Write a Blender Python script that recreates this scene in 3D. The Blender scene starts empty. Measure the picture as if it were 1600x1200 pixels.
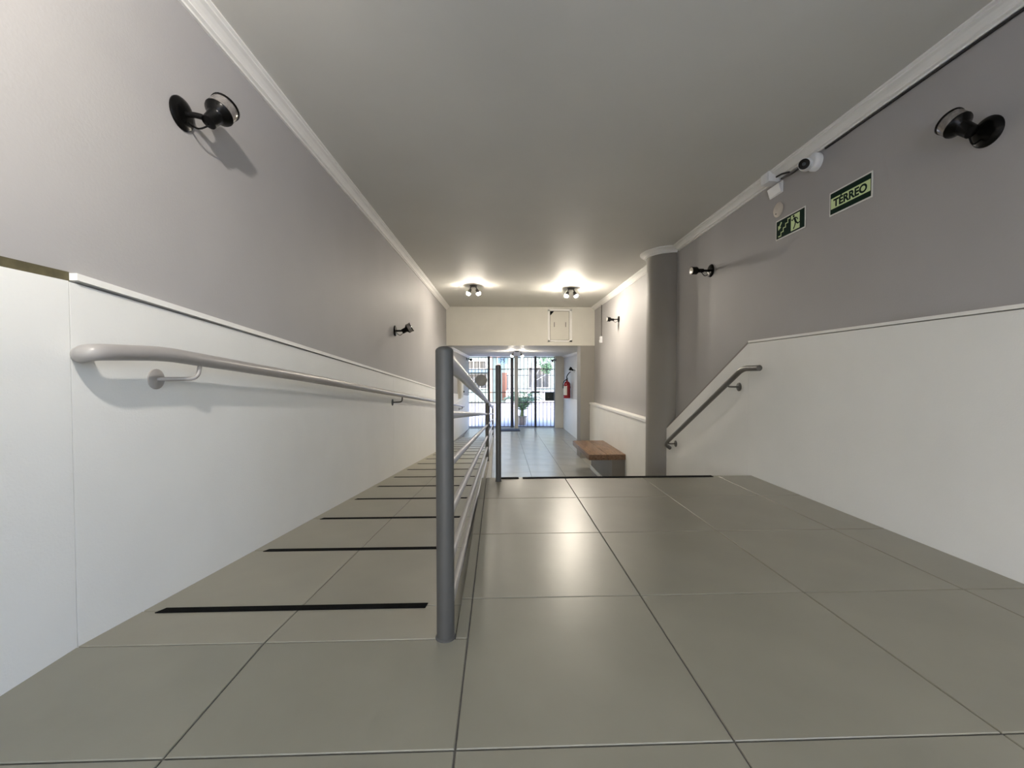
import bpy, bmesh, math, random
from mathutils import Vector, Matrix

random.seed(7)
SC = bpy.context.scene
COL = SC.collection

# ------------------------------------------------------------------ camera
F_PX, PITCH, YAW, ROLL, CAM_H = 655.26, -0.0216, 0.03271, -0.0013, 0.79
cam_data = bpy.data.cameras.new('camera')
cam_data.sensor_width = 36.0
cam_data.lens = 36.0 * F_PX / 1600.0
cam_data.clip_start, cam_data.clip_end = 0.02, 300
cam = bpy.data.objects.new('camera', cam_data)
COL.objects.link(cam)
fw = Vector((math.sin(YAW) * math.cos(PITCH), math.cos(YAW) * math.cos(PITCH), math.sin(PITCH)))
rt = Vector((math.cos(YAW), -math.sin(YAW), 0))
up = rt.cross(fw)
rt2 = rt * math.cos(ROLL) + up * math.sin(ROLL)
up2 = up * math.cos(ROLL) - rt * math.sin(ROLL)
cam.matrix_world = Matrix(((rt2.x, up2.x, -fw.x, 0), (rt2.y, up2.y, -fw.y, 0), (rt2.z, up2.z, -fw.z, CAM_H), (0, 0, 0, 1)))
SC.camera = cam

# ------------------------------------------------------------------ world, exposure
world = bpy.data.worlds.new('world')
SC.world = world
world.use_nodes = True
wn = world.node_tree.nodes
wl = world.node_tree.links
sky = wn.new('ShaderNodeTexSky')
sky.sky_type = 'NISHITA'
sky.sun_disc = False
sky.sun_elevation = math.radians(48)
sky.sun_rotation = math.radians(200)
sky.air_density = 1.0
sky.dust_density = 3.0
wl.new(sky.outputs[0], wn['Background'].inputs[0])
SKY_STRENGTH = 1.35
wn['Background'].inputs[1].default_value = SKY_STRENGTH
SC.view_settings.view_transform = 'Standard'
SC.view_settings.look = 'None'
SC.view_settings.gamma = 1.0
SC.view_settings.use_curve_mapping = False
SC.view_settings.exposure = 0.38
BULB = (1.0, 0.90, 0.76)
BULB_NEAR, BULB_MID, BULB_FRONT = 122.0, 1330.0, 700.0

# ------------------------------------------------------------------ materials
def mat(name, col, rough=0.5, metal=0.0, var=0.0, vscale=6.0, bump=0.0, bscale=60.0, spec=0.5, coat=0.0, detail=4.0):
    m = bpy.data.materials.new(name)
    m.use_nodes = True
    nt = m.node_tree
    b = nt.nodes['Principled BSDF']
    b.inputs['Base Color'].default_value = (*col, 1)
    b.inputs['Roughness'].default_value = rough
    b.inputs['Metallic'].default_value = metal
    b.inputs['Specular IOR Level'].default_value = spec
    b.inputs['Coat Weight'].default_value = coat
    tc = nt.nodes.new('ShaderNodeTexCoord')
    if var > 0:
        n = nt.nodes.new('ShaderNodeTexNoise')
        n.inputs['Scale'].default_value = vscale
        n.inputs['Detail'].default_value = detail
        nt.links.new(tc.outputs['Object'], n.inputs['Vector'])
        r = nt.nodes.new('ShaderNodeValToRGB')
        r.color_ramp.elements[0].position = 0.3
        r.color_ramp.elements[1].position = 0.7
        r.color_ramp.elements[0].color = (*[c * (1 - var) for c in col], 1)
        r.color_ramp.elements[1].color = (*[min(1, c * (1 + var)) for c in col], 1)
        nt.links.new(n.outputs['Fac'], r.inputs['Fac'])
        nt.links.new(r.outputs['Color'], b.inputs['Base Color'])
    if bump > 0:
        n2 = nt.nodes.new('ShaderNodeTexNoise')
        n2.inputs['Scale'].default_value = bscale
        n2.inputs['Detail'].default_value = 3
        nt.links.new(tc.outputs['Object'], n2.inputs['Vector'])
        bp = nt.nodes.new('ShaderNodeBump')
        bp.inputs['Strength'].default_value = bump
        bp.inputs['Distance'].default_value = 0.002
        nt.links.new(n2.outputs['Fac'], bp.inputs['Height'])
        nt.links.new(bp.outputs['Normal'], b.inputs['Normal'])
    return m

def emit(name, col, strength):
    m = bpy.data.materials.new(name)
    m.use_nodes = True
    nt = m.node_tree
    b = nt.nodes['Principled BSDF']
    b.inputs['Base Color'].default_value = (0.9, 0.9, 0.9, 1)
    b.inputs['Emission Color'].default_value = (*col, 1)
    b.inputs['Emission Strength'].default_value = strength
    return m

def wood(name, c1, c2):
    m = bpy.data.materials.new(name)
    m.use_nodes = True
    nt = m.node_tree
    b = nt.nodes['Principled BSDF']
    tc = nt.nodes.new('ShaderNodeTexCoord')
    mp = nt.nodes.new('ShaderNodeMapping')
    mp.inputs['Scale'].default_value = (14, 1.6, 22)
    n = nt.nodes.new('ShaderNodeTexNoise')
    n.inputs['Scale'].default_value = 2.5
    n.inputs['Detail'].default_value = 8
    n.inputs['Distortion'].default_value = 1.2
    r = nt.nodes.new('ShaderNodeValToRGB')
    r.color_ramp.elements[0].position = 0.35
    r.color_ramp.elements[1].position = 0.65
    r.color_ramp.elements[0].color = (*c1, 1)
    r.color_ramp.elements[1].color = (*c2, 1)
    nt.links.new(tc.outputs['Object'], mp.inputs['Vector'])
    nt.links.new(mp.outputs['Vector'], n.inputs['Vector'])
    nt.links.new(n.outputs['Fac'], r.inputs['Fac'])
    nt.links.new(r.outputs['Color'], b.inputs['Base Color'])
    b.inputs['Roughness'].default_value = 0.38
    return m

M = dict(
    ceiling=mat('ceiling paint', (0.66, 0.65, 0.605), 0.62, var=0.03, vscale=1.3, bump=0.25, bscale=9),
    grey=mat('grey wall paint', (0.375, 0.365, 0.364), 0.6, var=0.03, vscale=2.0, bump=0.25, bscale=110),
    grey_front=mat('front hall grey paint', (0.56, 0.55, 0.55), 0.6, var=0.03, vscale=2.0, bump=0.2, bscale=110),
    panel=mat('white panel paint', (0.79, 0.79, 0.765), 0.5, var=0.02, vscale=3.0, bump=0.3, bscale=140),
    white=mat('white trim paint', (0.83, 0.82, 0.79), 0.45, var=0.02, vscale=8),
    cream=mat('cream paint', (0.62, 0.60, 0.535), 0.55, var=0.03, vscale=2.5, bump=0.15, bscale=80),
    olive=mat('bare olive strip', (0.085, 0.073, 0.036), 0.8, var=0.25, vscale=30),
    grout=mat('grout', (0.10, 0.095, 0.085), 0.85, var=0.2, vscale=40),
    tile=mat('porcelain tile', (0.248, 0.234, 0.180), 0.33, spec=.75, var=0.075, vscale=3.2, bump=0.05, bscale=50, detail=6),
    tile_ramp=mat('ramp porcelain tile', (0.31, 0.29, 0.225), 0.42, var=0.06, vscale=3.2, bump=0.06, bscale=50, detail=6),
    tile_low=mat('lower porcelain tile', (0.31, 0.305, 0.275), 0.27, spec=.3, var=0.05, vscale=3.2, detail=6),
    concrete=mat('stair stone', (0.40, 0.38, 0.33), 0.4, var=0.08, vscale=5),
    strip=mat('black anti slip tape', (0.006, 0.006, 0.006), 0.9, var=0.3, vscale=300, bump=0.6, bscale=500, spec=.06),
    rail=mat('grey rail enamel', (0.058, 0.057, 0.054), 0.5, var=0.04, vscale=20),
    rail_warm=mat('warm grey rail enamel', (0.34, 0.32, 0.305), 0.3, var=0.03, vscale=20),
    rail_dark=mat('dark grey rail enamel', (0.10, 0.097, 0.09), 0.33, var=0.04, vscale=20),
    column=mat('column grey paint', (0.25, 0.235, 0.215), 0.6, var=0.03, vscale=3, bump=0.2, bscale=90),
    black=mat('black lamp enamel', (0.003, 0.003, 0.003), 0.25, var=0.2, vscale=30, spec=.16),
    lens=mat('lamp glass', (0.30, 0.28, 0.27), 0.08, var=0.3, vscale=60, metal=0.6),
    lens_bright=mat('mirror lamp face', (0.85, 0.83, 0.8), 0.12, var=0.1, vscale=60, metal=0.8),
    steel=mat('dark steel', (0.10, 0.095, 0.09), 0.4, metal=0.4, var=0.2, vscale=30),
    plastic=mat('white plastic', (0.80, 0.81, 0.82), 0.35, var=0.02, vscale=20),
    disc=mat('cream plastic disc', (0.62, 0.57, 0.50), 0.5, var=0.05, vscale=20),
    cable=mat('black cable', (0.012, 0.012, 0.015), 0.5, var=0.2, vscale=30),
    sign_edge=mat('sign border', (0.72, 0.74, 0.70), 0.45, var=0.02, vscale=20),
    sign_dark=mat('sign dark green', (0.003, 0.020, 0.012), 0.7, var=0.1, vscale=20, spec=.12),
    sign_lime=mat('sign pale green', (0.66, 0.80, 0.42), 0.5, var=0.03, vscale=20),
    wood_top=wood('bench wood', (0.10, 0.052, 0.026), (0.24, 0.14, 0.078)),
    base=mat('bench base paint', (0.20, 0.18, 0.155), 0.5, var=0.05, vscale=5),
    red=mat('extinguisher red', (0.26, 0.006, 0.010), 0.25, var=0.05, vscale=20, coat=0.4),
    label=mat('extinguisher label', (0.75, 0.73, 0.70), 0.5, var=0.05, vscale=40),
    gate=mat('gate dark paint', (0.028, 0.032, 0.048), 0.4, var=0.2, vscale=30),
    mat_blue=mat('doormat', (0.030, 0.034, 0.055), 0.9, var=0.3, vscale=200, bump=0.8, bscale=300),
    pave=mat('pavement', (0.225, 0.228, 0.285), 0.8, var=0.10, vscale=3, bump=0.3, bscale=40),
    road=mat('road', (0.22, 0.225, 0.285), 0.8, var=0.10, vscale=2, bump=0.3, bscale=40),
    render=mat('white rough wall', (0.42, 0.40, 0.39), 0.85, var=0.2, vscale=5, bump=0.5, bscale=20),
    bounce_paint=mat('courtyard paint', (0.62, 0.70, 0.80), 0.8, var=0.05, vscale=2),  # bluish, so daylight bounced indoors turns cooler
    house=mat('pale blue green render', (0.24, 0.31, 0.30), 0.8, var=0.08, vscale=2),
    pink=mat('pinkish pillar render', (0.32, 0.22, 0.17), 0.8, var=0.08, vscale=4),
    terracotta=mat('terracotta door', (0.15, 0.065, 0.045), 0.6, var=0.1, vscale=5),
    glass_dark=mat('far window glass', (0.05, 0.055, 0.06), 0.1, var=0.3, vscale=2),
    number=mat('pale blue plate', (0.55, 0.70, 0.74), 0.4, var=0.05, vscale=10),
    ink=mat('blue grey ink', (0.10, 0.15, 0.20), 0.5, var=0.1, vscale=10),
    plaque=mat('beige plaque', (0.36, 0.34, 0.29), 0.5, var=0.05, vscale=6),
    box=mat('dark green box', (0.012, 0.022, 0.022), 0.4, var=0.2, vscale=20),
    pot=mat('cream pot', (0.40, 0.33, 0.28), 0.7, var=0.12, vscale=12),
    soil=mat('soil', (0.05, 0.035, 0.025), 0.95, var=0.4, vscale=80),
    leaf=mat('palm leaf', (0.24, 0.36, 0.18), 0.5, var=0.3, vscale=12),
    stalk=mat('palm stalk', (0.16, 0.19, 0.07), 0.6, var=0.2, vscale=20),
    crown=mat('tree leaf', (0.08, 0.15, 0.08), 0.6, var=0.35, vscale=3),
    trunk=mat('pale trunk', (0.17, 0.18, 0.19), 0.8, var=0.2, vscale=8),
)

nt = M['number'].node_tree          # a translucent plate: daylight comes through it from the street
tr = nt.nodes.new('ShaderNodeBsdfTranslucent')
tr.inputs['Color'].default_value = (.86, .96, 1, 1)
mx = nt.nodes.new('ShaderNodeMixShader')
mx.inputs[0].default_value = .75
nt.links.new(nt.nodes['Principled BSDF'].outputs[0], mx.inputs[1])
nt.links.new(tr.outputs[0], mx.inputs[2])
nt.links.new(mx.outputs[0], nt.nodes['Material Output'].inputs['Surface'])

# ------------------------------------------------------------------ mesh helpers
class MB:
    def __init__(self):
        self.v, self.f = [], []
    def add(self, verts, faces):
        o = len(self.v)
        self.v += [Vector(p) for p in verts]
        self.f += [[i + o for i in f] for f in faces]
        return self
    def box(self, x0, x1, y0, y1, z0, z1, c=0.0):
        if c <= 0:
            vs = [(x, y, z) for z in (z0, z1) for y in (y0, y1) for x in (x0, x1)]
            return self.add(vs, [(0, 2, 3, 1), (4, 5, 7, 6), (0, 1, 5, 4), (2, 6, 7, 3), (0, 4, 6, 2), (1, 3, 7, 5)])
        bm = bmesh.new()
        bmesh.ops.create_cube(bm, size=1)
        for p in bm.verts:
            p.co = ((x0 + x1) / 2 + p.co.x * (x1 - x0), (y0 + y1) / 2 + p.co.y * (y1 - y0), (z0 + z1) / 2 + p.co.z * (z1 - z0))
        bmesh.ops.bevel(bm, geom=bm.edges[:], offset=c, segments=2, affect='EDGES', profile=0.6)
        bm.verts.index_update()
        self.add([p.co.copy() for p in bm.verts], [[p.index for p in f.verts] for f in bm.faces])
        bm.free()
        return self
    def prism(self, poly, a, b):
        """poly: ring of points as functions (a or b ignored): list of Vectors at a, list at b"""
        n = len(a)
        return self.add(list(a) + list(b), [list(range(n))[::-1], [n + i for i in range(n)]] + [(i, (i + 1) % n, n + (i + 1) % n, n + i) for i in range(n)])
    def ext_x(self, yz, x0, x1):
        return self.prism(None, [(x0, y, z) for y, z in yz], [(x1, y, z) for y, z in yz])
    def ext_z(self, xy, z0, z1):
        return self.prism(None, [(x, y, z0) for x, y in xy], [(x, y, z1) for x, y in xy])
    def lathe(self, o, d, prof, n=24):
        """prof: (radius, distance along d) - closed with caps"""
        o, d = Vector(o), Vector(d).normalized()
        u = d.orthogonal().normalized()
        w = d.cross(u)
        vs, fs = [], []
        for r, h in prof:
            for k in range(n):
                a = 2 * math.pi * k / n
                vs.append(o + d * h + (u * math.cos(a) + w * math.sin(a)) * r)
        m = len(prof)
        for i in range(m - 1):
            for k in range(n):
                fs.append((i * n + k, i * n + (k + 1) % n, (i + 1) * n + (k + 1) % n, (i + 1) * n + k))
        fs.append(list(range(n))[::-1])
        fs.append([(m - 1) * n + k for k in range(n)])
        return self.add(vs, fs)
    def tube(self, pts, r, n=16, cap=True):
        pts = [Vector(p) for p in pts]
        rs = r if isinstance(r, (list, tuple)) else [r] * len(pts)
        t0 = (pts[1] - pts[0]).normalized()
        u = t0.orthogonal().normalized()
        vs, fs = [], []
        for i, p in enumerate(pts):
            a = pts[max(0, i - 1)]
            b = pts[min(len(pts) - 1, i + 1)]
            t = (b - a).normalized()
            u = (u - t * u.dot(t)).normalized()
            w = t.cross(u)
            for k in range(n):
                ang = 2 * math.pi * k / n
                vs.append(p + (u * math.cos(ang) + w * math.sin(ang)) * rs[i])
        for i in range(len(pts) - 1):
            for k in range(n):
                fs.append((i * n + k, i * n + (k + 1) % n, (i + 1) * n + (k + 1) % n, (i + 1) * n + k))
        if cap:
            fs.append(list(range(n))[::-1])
            fs.append([(len(pts) - 1) * n + k for k in range(n)])
        return self.add(vs, fs)
    def sphere(self, c, r, n=20, m=12, sz=1.0):
        prof = [(max(1e-4, r * math.sin(math.pi * i / m)), -r * sz * math.cos(math.pi * i / m)) for i in range(m + 1)]
        return self.lathe(c, (0, 0, 1), prof, n)
    def build(self, name, material, parent=None, smooth=True, **props):
        me = bpy.data.meshes.new(name)
        off = Vector((0, 0, 0))
        p = parent
        while p is not None:
            off += p.location
            p = p.parent
        me.from_pydata([v - off for v in self.v], [], self.f)
        bm = bmesh.new()
        bm.from_mesh(me)
        bmesh.ops.recalc_face_normals(bm, faces=bm.faces[:])
        bm.to_mesh(me)
        bm.free()
        if smooth:
            me.shade_smooth()
            me.set_sharp_from_angle(angle=math.radians(38))
        me.materials.append(M[material] if isinstance(material, str) else material)
        o = bpy.data.objects.new(name, me)
        COL.objects.link(o)
        if parent is not None:
            o.parent = parent
        for k, v in props.items():
            o[k] = v
        return o

def thing(name, label, cat, loc, group=None):
    o = bpy.data.objects.new(name, None)
    o.empty_display_size = 0.1
    COL.objects.link(o)
    o.location = loc
    o['label'] = label
    o['category'] = cat
    if group:
        o['group'] = group
    return o

def struct(name, mb, material, label=None, smooth=False, parent=None):
    o = mb.build(name, material, parent, smooth)
    if parent is None:
        o['kind'] = 'structure'
    if label:
        o['label'] = label
    return o

def fillet(pts, rad=0.06, n=6):
    pts = [Vector(p) for p in pts]
    out = [pts[0]]
    for i in range(1, len(pts) - 1):
        a, b, c = pts[i - 1], pts[i], pts[i + 1]
        la, lc = (a - b).length, (c - b).length
        p = b + (a - b).normalized() * min(rad, la * 0.49)
        q = b + (c - b).normalized() * min(rad, lc * 0.49)
        for k in range(n + 1):
            t = k / n
            out.append(p * (1 - t) ** 2 + b * 2 * t * (1 - t) + q * t * t)
    out.append(pts[-1])
    return out

# ------------------------------------------------------------------ main dimensions
LOW = -1.01                    # lower floor level
SL = 0.0925                    # ramp slope
R0, R1 = 1.245, 12.165         # ramp start / end
EDGE = 3.215                   # landing edge (top of the stairs)
BACK = -2.73
BEAM = 9.0
GATE = 14.3
RX = -0.13                     # right edge of ramp
def lw(y):  return -1.225 + 0.0175 * (y - 1.25)      # left wainscot face
def lg(y):  return lw(y) - 0.016                      # left grey wall face
PXR, GXR, FXR = 1.98, 2.08, 2.22                      # right wainscot, right grey wall, front hall right wall
def zc(y):  return 2.315 - 0.0078 * y                 # ceiling
def ramp_z(y): return -SL * (min(max(y, R0), R1) - R0)
FZ = 1.42                                             # front hall ceiling
def dado(y): return 1.085 - 0.0835 * (y - 1.255)      # top of the left trim along the ramp

# ------------------------------------------------------------------ setting: walls and ceilings
wall_l = struct('wall_left', MB().ext_z([(lg(BACK), BACK), (lg(GATE + .15), GATE + .15), (lg(GATE + .15) - .2, GATE + .15), (lg(BACK) - .2, BACK)], -1.2, 2.5), 'grey')
WY0, WY1, WZ0, WZ1 = -2.6, -0.6, .8, 2.15        # unseen opening added in the right wall to light the left side
wb = MB()
for y0, y1, z0, z1 in ((BACK, WY0, -1.2, 2.5), (WY1, BEAM + .4, -1.2, 2.5), (WY0, WY1, -1.2, WZ0), (WY0, WY1, WZ1, 2.5)):
    wb.box(GXR, GXR + .3, y0, y1, z0, z1)
wall_r = struct('wall_right', wb, 'grey')
wf = MB()
for y0, y1, z0, z1 in ((WY0, WY1, WZ0, WZ0 + .05), (WY0, WY1, WZ1 - .05, WZ1), (WY0, WY0 + .05, WZ0, WZ1), (WY1 - .05, WY1, WZ0, WZ1), (-1.625, -1.575, WZ0, WZ1)):
    wf.box(GXR + .12, GXR + .18, y0, y1, z0, z1)
struct('added_window_1', wf, 'white')
struct('bounce_yard', MB().ext_z([(GXR + .3, 3), (9, 3), (9, BACK - 8), (-8, BACK - 8), (-8, BACK - .2), (GXR + .3, BACK - .2)], LOW - .4, -.05), 'bounce_paint')  # unseen pale ground, added to bounce daylight in through the openings
struct('bounce_wall', MB().box(8.7, 9, BACK - 8, 3, -.05, 1.8), 'bounce_paint')  # unseen too, added to bounce daylight indoors
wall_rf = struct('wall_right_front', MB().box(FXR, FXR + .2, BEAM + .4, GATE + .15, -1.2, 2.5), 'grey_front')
WX0, WX1, VZ0, VZ1 = -1.12, .55, .12, 2.12        # unseen opening added in the back wall to light the right side
wb = MB()
for x0, x1, z0, z1 in ((lg(BACK) - .2, WX0, -1.2, 2.5), (WX1, GXR + .3, -1.2, 2.5), (WX0, WX1, -1.2, VZ0), (WX0, WX1, VZ1, 2.5)):
    wb.box(x0, x1, BACK - .2, BACK, z0, z1)
wall_b = struct('wall_back', wb, 'panel')
wf = MB()
for x0, x1, z0, z1 in ((WX0, WX1, VZ0, VZ0 + .05), (WX0, WX1, VZ1 - .05, VZ1), (WX0, WX0 + .05, VZ0, VZ1), (WX1 - .05, WX1, VZ0, VZ1), (-.31, -.26, VZ0, VZ1)):
    wf.box(x0, x1, BACK - .14, BACK - .08, z0, z1)
struct('added_window_2', wf, 'white')
struct('ceiling', MB().prism(None, [(-1.5, BACK - .1, zc(BACK - .1)), (2.4, BACK - .1, zc(BACK - .1)), (2.4, BACK - .1, 2.6), (-1.5, BACK - .1, 2.6)],
                             [(-1.5, BEAM + .1, zc(BEAM + .1)), (2.4, BEAM + .1, zc(BEAM + .1)), (2.4, BEAM + .1, 2.6), (-1.5, BEAM + .1, 2.6)]), 'ceiling')
struct('ceiling', MB().box(-1.5, 2.5, BEAM + .35, GATE + .3, FZ, 2.6), 'ceiling')
wall_f = struct('wall_front', MB().box(-1.3, GXR + .1, BEAM, BEAM + .36, FZ, 2.5), 'cream')
struct('pier', MB().box(1.775, GXR + .01, BEAM + .002, BEAM + .4, LOW - .05, FZ), 'column')
struct('wall_gate_right', MB().box(1.925, FXR + .05, GATE - .16, GATE + .15, LOW - .05, FZ + .02), 'cream')
struct('wall_gate_left', MB().box(lg(GATE) - .05, -1.02, GATE - .1, GATE + .15, LOW - .05, FZ + .02), 'cream')

# white wainscot panels (children of the walls)
def left_panel(y0, y1, bot, top, n=1):
    mb = MB()
    a = [(lw(y0) - .03, y0, bot(y0)), (lw(y0), y0, bot(y0)), (lw(y0), y0, top(y0)), (lw(y0) - .03, y0, top(y0))]
    b = [(lw(y1) - .03, y1, bot(y1)), (lw(y1), y1, bot(y1)), (lw(y1), y1, top(y1)), (lw(y1) - .03, y1, top(y1))]
    mb.prism(None, a, b)
    return mb.build('panel', 'panel', wall_l, False)
left_panel(BACK + .01, R0 - .0015, lambda y: -.02, lambda y: 1.060)
left_panel(R0 + .0015, 4.7, lambda y: ramp_z(y) - .02, lambda y: dado(y) - .028 + .0016 * (y - R0))
left_panel(4.7015, 8.9, lambda y: ramp_z(y) - .02, lambda y: dado(y) - .016)
left_panel(8.9015, GATE - .11, lambda y: ramp_z(y) - .02 if y < R1 else LOW - .02, lambda y: dado(8.9) - .016 if y < 9.2 else 0.085)
for y0, y1, z0, z1 in ((BACK + .01, WY0, -.02, 1.040), (WY0, WY1, -.02, WZ0), (WY1, 3.2585, -.02, 1.040)):
    MB().box(PXR, GXR + .02, y0, y1, z0, z1 - (.004 if z1 > 1 else 0)).build('panel', 'panel', wall_r, False)
MB().ext_x([(3.2600, LOW - .02), (4.95, LOW - .02), (4.95, .11), (3.2600, 1.040)], PXR, GXR + .02).build('panel', 'panel', wall_r, False)
MB().box(PXR, GXR + .02, 5.2, BEAM - .001, LOW - .02, .155).build('panel', 'panel', wall_r, False)
MB().box(FXR - .02, FXR + .02, BEAM + .41, GATE - .17, LOW - .02, .082).build('panel', 'panel', wall_rf, False)

# dado trims
def seg(name, pts_a, pts_b, material='white'):
    return struct(name, MB().prism(None, pts_a, pts_b), material)
def lt(y, z0, z1, t):
    return [(lw(y) - .02, y, z0), (lw(y) + t, y, z0), (lw(y) + t, y, z1), (lw(y) - .02, y, z1)]
seg('trim_1', lt(1.256, dado(1.256) - .020, dado(1.256), .012), lt(8.95, dado(8.95) - .020, dado(8.95), .008))
struct('trim_2', MB().prism(None, lt(BACK + .01, 1.060, 1.088, -.010), lt(1.2555, 1.060, 1.088, -.010)), 'olive')
struct('trim_3', MB().box(PXR - .006, GXR + .01, WY1, 3.259, 1.040, 1.057, .002), 'white')
struct('trim_4', MB().ext_x([(3.259, 1.040), (4.95, .110), (4.95, .124), (3.259, 1.057)], PXR - .001, GXR + .01), 'column')  # dark colour stands in for the shaded top edge of the panel
struct('trim_5', MB().box(PXR - .012, GXR + .01, 5.25, BEAM - .001, .155, .195, .004), 'white')
struct('trim_6', MB().prism(None, lt(9.2, .085, .105, .008), lt(GATE - .11, .085, .105, .008)), 'white')

# ceiling cornices
PROF = [(0, 0), (.078, 0), (.078, -.010), (.066, -.014), (.066, -.020), (.050, -.026), (.036, -.036), (.026, -.046), (.026, -.052), (.012, -.056), (.012, -.066), (0, -.066)]
def cornice(name, xf, sx, y0, y1, zf=zc, k=1.0):
    a = [(xf(y0) + sx * dx * k, y0, zf(y0) + dz * k + .002) for dx, dz in PROF]
    b = [(xf(y1) + sx * dx * k, y1, zf(y1) + dz * k + .002) for dx, dz in PROF]
    a[0] = (a[0][0] - sx * .004, *a[0][1:]); b[0] = (b[0][0] - sx * .004, *b[0][1:])
    a[-1] = (a[-1][0] - sx * .004, *a[-1][1:]); b[-1] = (b[-1][0] - sx * .004, *b[-1][1:])
    return struct(name, MB().prism(None, a, b), 'white')
CX, CY, CR = 2.09, 5.10, 0.26
cornice('trim_7', lg, 1, BACK, BEAM)
cornice('trim_8', lambda y: GXR, -1, BACK, 4.78)
cornice('trim_9', lambda y: GXR, -1, 5.42, BEAM)
cornice('trim_10', lg, 1, BEAM + .36, GATE - .1, lambda y: FZ, .9)
cornice('trim_11', lambda y: FXR, -1, BEAM + .4, GATE - .16, lambda y: FZ, .9)
# round column with its own collar of cornice
struct('column', MB().lathe((CX, CY, LOW - .05), (0, 0, 1), [(CR, 0), (CR, 3.4)], 64), 'column', smooth=True)
zt = zc(CY) + .004
struct('trim_12', MB().lathe((CX, CY, zt), (0, 0, -1), [(CR - .01, 0), (CR + .078, 0), (CR + .078, .012), (CR + .066, .016), (CR + .066, .022), (CR + .05, .028), (CR + .036, .038), (CR + .026, .048), (CR + .026, .054), (CR + .012, .058), (CR + .012, .068), (CR - .01, .068)], 64), 'white', smooth=True)

# ------------------------------------------------------------------ floors
G = 0.0022   # half joint
def tile(x0, x1, y0, y1, z, material, parent, slope=0.0, cache={}):
    """one tile with a small chamfered edge; tiles of one size share a mesh"""
    w, l = round(x1 - x0, 4), round(y1 - y0, 4)
    key = (w, l, slope, material)
    if key not in cache:
        c, t = .0016, .010
        vs, fs = [], []
        for zz, i in ((-t, 0), (-c, 0), (0, c)):
            for px, py in ((i, i), (w - i, i), (w - i, l - i), (i, l - i)):
                vs.append((px, py, zz - slope * py))
        fs = [(8, 9, 10, 11), (3, 2, 1, 0)]
        for r in (0, 4):
            for k in range(4):
                fs.append((r + k, r + (k + 1) % 4, r + 4 + (k + 1) % 4, r + 4 + k))
        me = bpy.data.meshes.new('tile')
        me.from_pydata(vs, [], fs)
        me.materials.append(M[material])
        cache[key] = me
    o = bpy.data.objects.new('tile', cache[key])
    COL.objects.link(o)
    o.location = (x0, y0, z)
    o.parent = parent
    return o

floor = struct('floor', MB().ext_z([(-1.4, BACK), (GXR, BACK), (GXR, EDGE), (RX, EDGE), (RX, R0), (-1.4, R0)], LOW - .1, -.004), 'grout')
XL = [-1.262, -.6925, -.0925, .5075, 1.1075, 1.7075, 1.982]
YR = [.8703 + .6 * k for k in range(-6, 4)] + [EDGE]
for i in range(6):
    if i < 2:
        ys = [y for y in YR if y < 1.0] + [R0]
    else:
        ys = YR
    for a, b in zip(ys[:-1], ys[1:]):
        tile(XL[i] + G, XL[i + 1] - G, a + G, b - G, 0, 'tile', floor)
for a, b in zip([R0, 1.4703, 2.0703, 2.6703], [1.4703, 2.0703, 2.6703, EDGE]):
    tile(RX + .0005, XL[2] - G, a + G, b - G, 0, 'tile', floor)

ramp = struct('ramp', MB().ext_x([(R0 + .0005, -.004), (R1, ramp_z(R1) - .004), (R1, LOW - .1), (R0 + .0005, LOW - .1)], -1.4, RX - .0005), 'grout')
MB().ext_x([(R0 + .001, ramp_z(R0) - .006), (R1, ramp_z(R1) - .006), (R1, LOW - .05), (R0 + .001, LOW - .05)], RX - .0006, RX - .0001).build('side_panel', 'panel', ramp, False)
STRIPS = [1.466, 2.10, 2.73, 3.35, 3.93, 4.50]
while STRIPS[-1] + .6 < R1 - .2:
    STRIPS.append(STRIPS[-1] + .6)
ry = [R0] + STRIPS + [R1]
for a, b in zip(ry[:-1], ry[1:]):
    xl = lw((a + b) / 2) - .012
    tile(xl, -.6925 - G, a + G, b - G, ramp_z(a + G), 'tile_ramp', ramp, SL)
    tile(-.6925 + G, RX - .002, a + G, b - G, ramp_z(a + G), 'tile_ramp', ramp, SL)

stairs_mb = MB()
NS = 6
for k in range(NS - 1):
    stairs_mb.box(RX + .001, PXR - .001, EDGE + .3 * k + .001, EDGE + .3 * (k + 1) + (.02 if k < NS - 2 else 0), LOW - .05, LOW * (k + 1) / NS)
struct('stairs', stairs_mb, 'concrete')

floor2 = struct('floor', MB().ext_z([(RX, EDGE + 1.4), (FXR, EDGE + 1.4), (FXR, GATE + .1), (-1.2, GATE + .1), (-1.2, R1), (RX, R1)], LOW - .3, LOW - .004), 'grout')
xs = [RX + .002, .588, 1.188, 1.788, FXR - .02]
y = EDGE + 1.5
rows = []
while y < GATE - .2:
    rows.append((y, min(y + .6, GATE + .05)))
    y += .6
for a, b in rows:
    for i in range(4):
        x1 = xs[i + 1] if i < 3 else (PXR if b < BEAM else FXR - .02)
        tile(xs[i] + G, x1 - G, a + G, b - G, LOW, 'tile_low', floor2)
for a, b in ((R1, 12.8), (12.8, 13.4), (13.4, 14.0), (14.0, GATE + .05)):
    tile(lw(a) + .004, -.612 - G, a + G, b - G, LOW, 'tile_low', floor2)
    tile(-.612 + G, RX - G + .002, a + G, b - G, LOW, 'tile_low', floor2)

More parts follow.
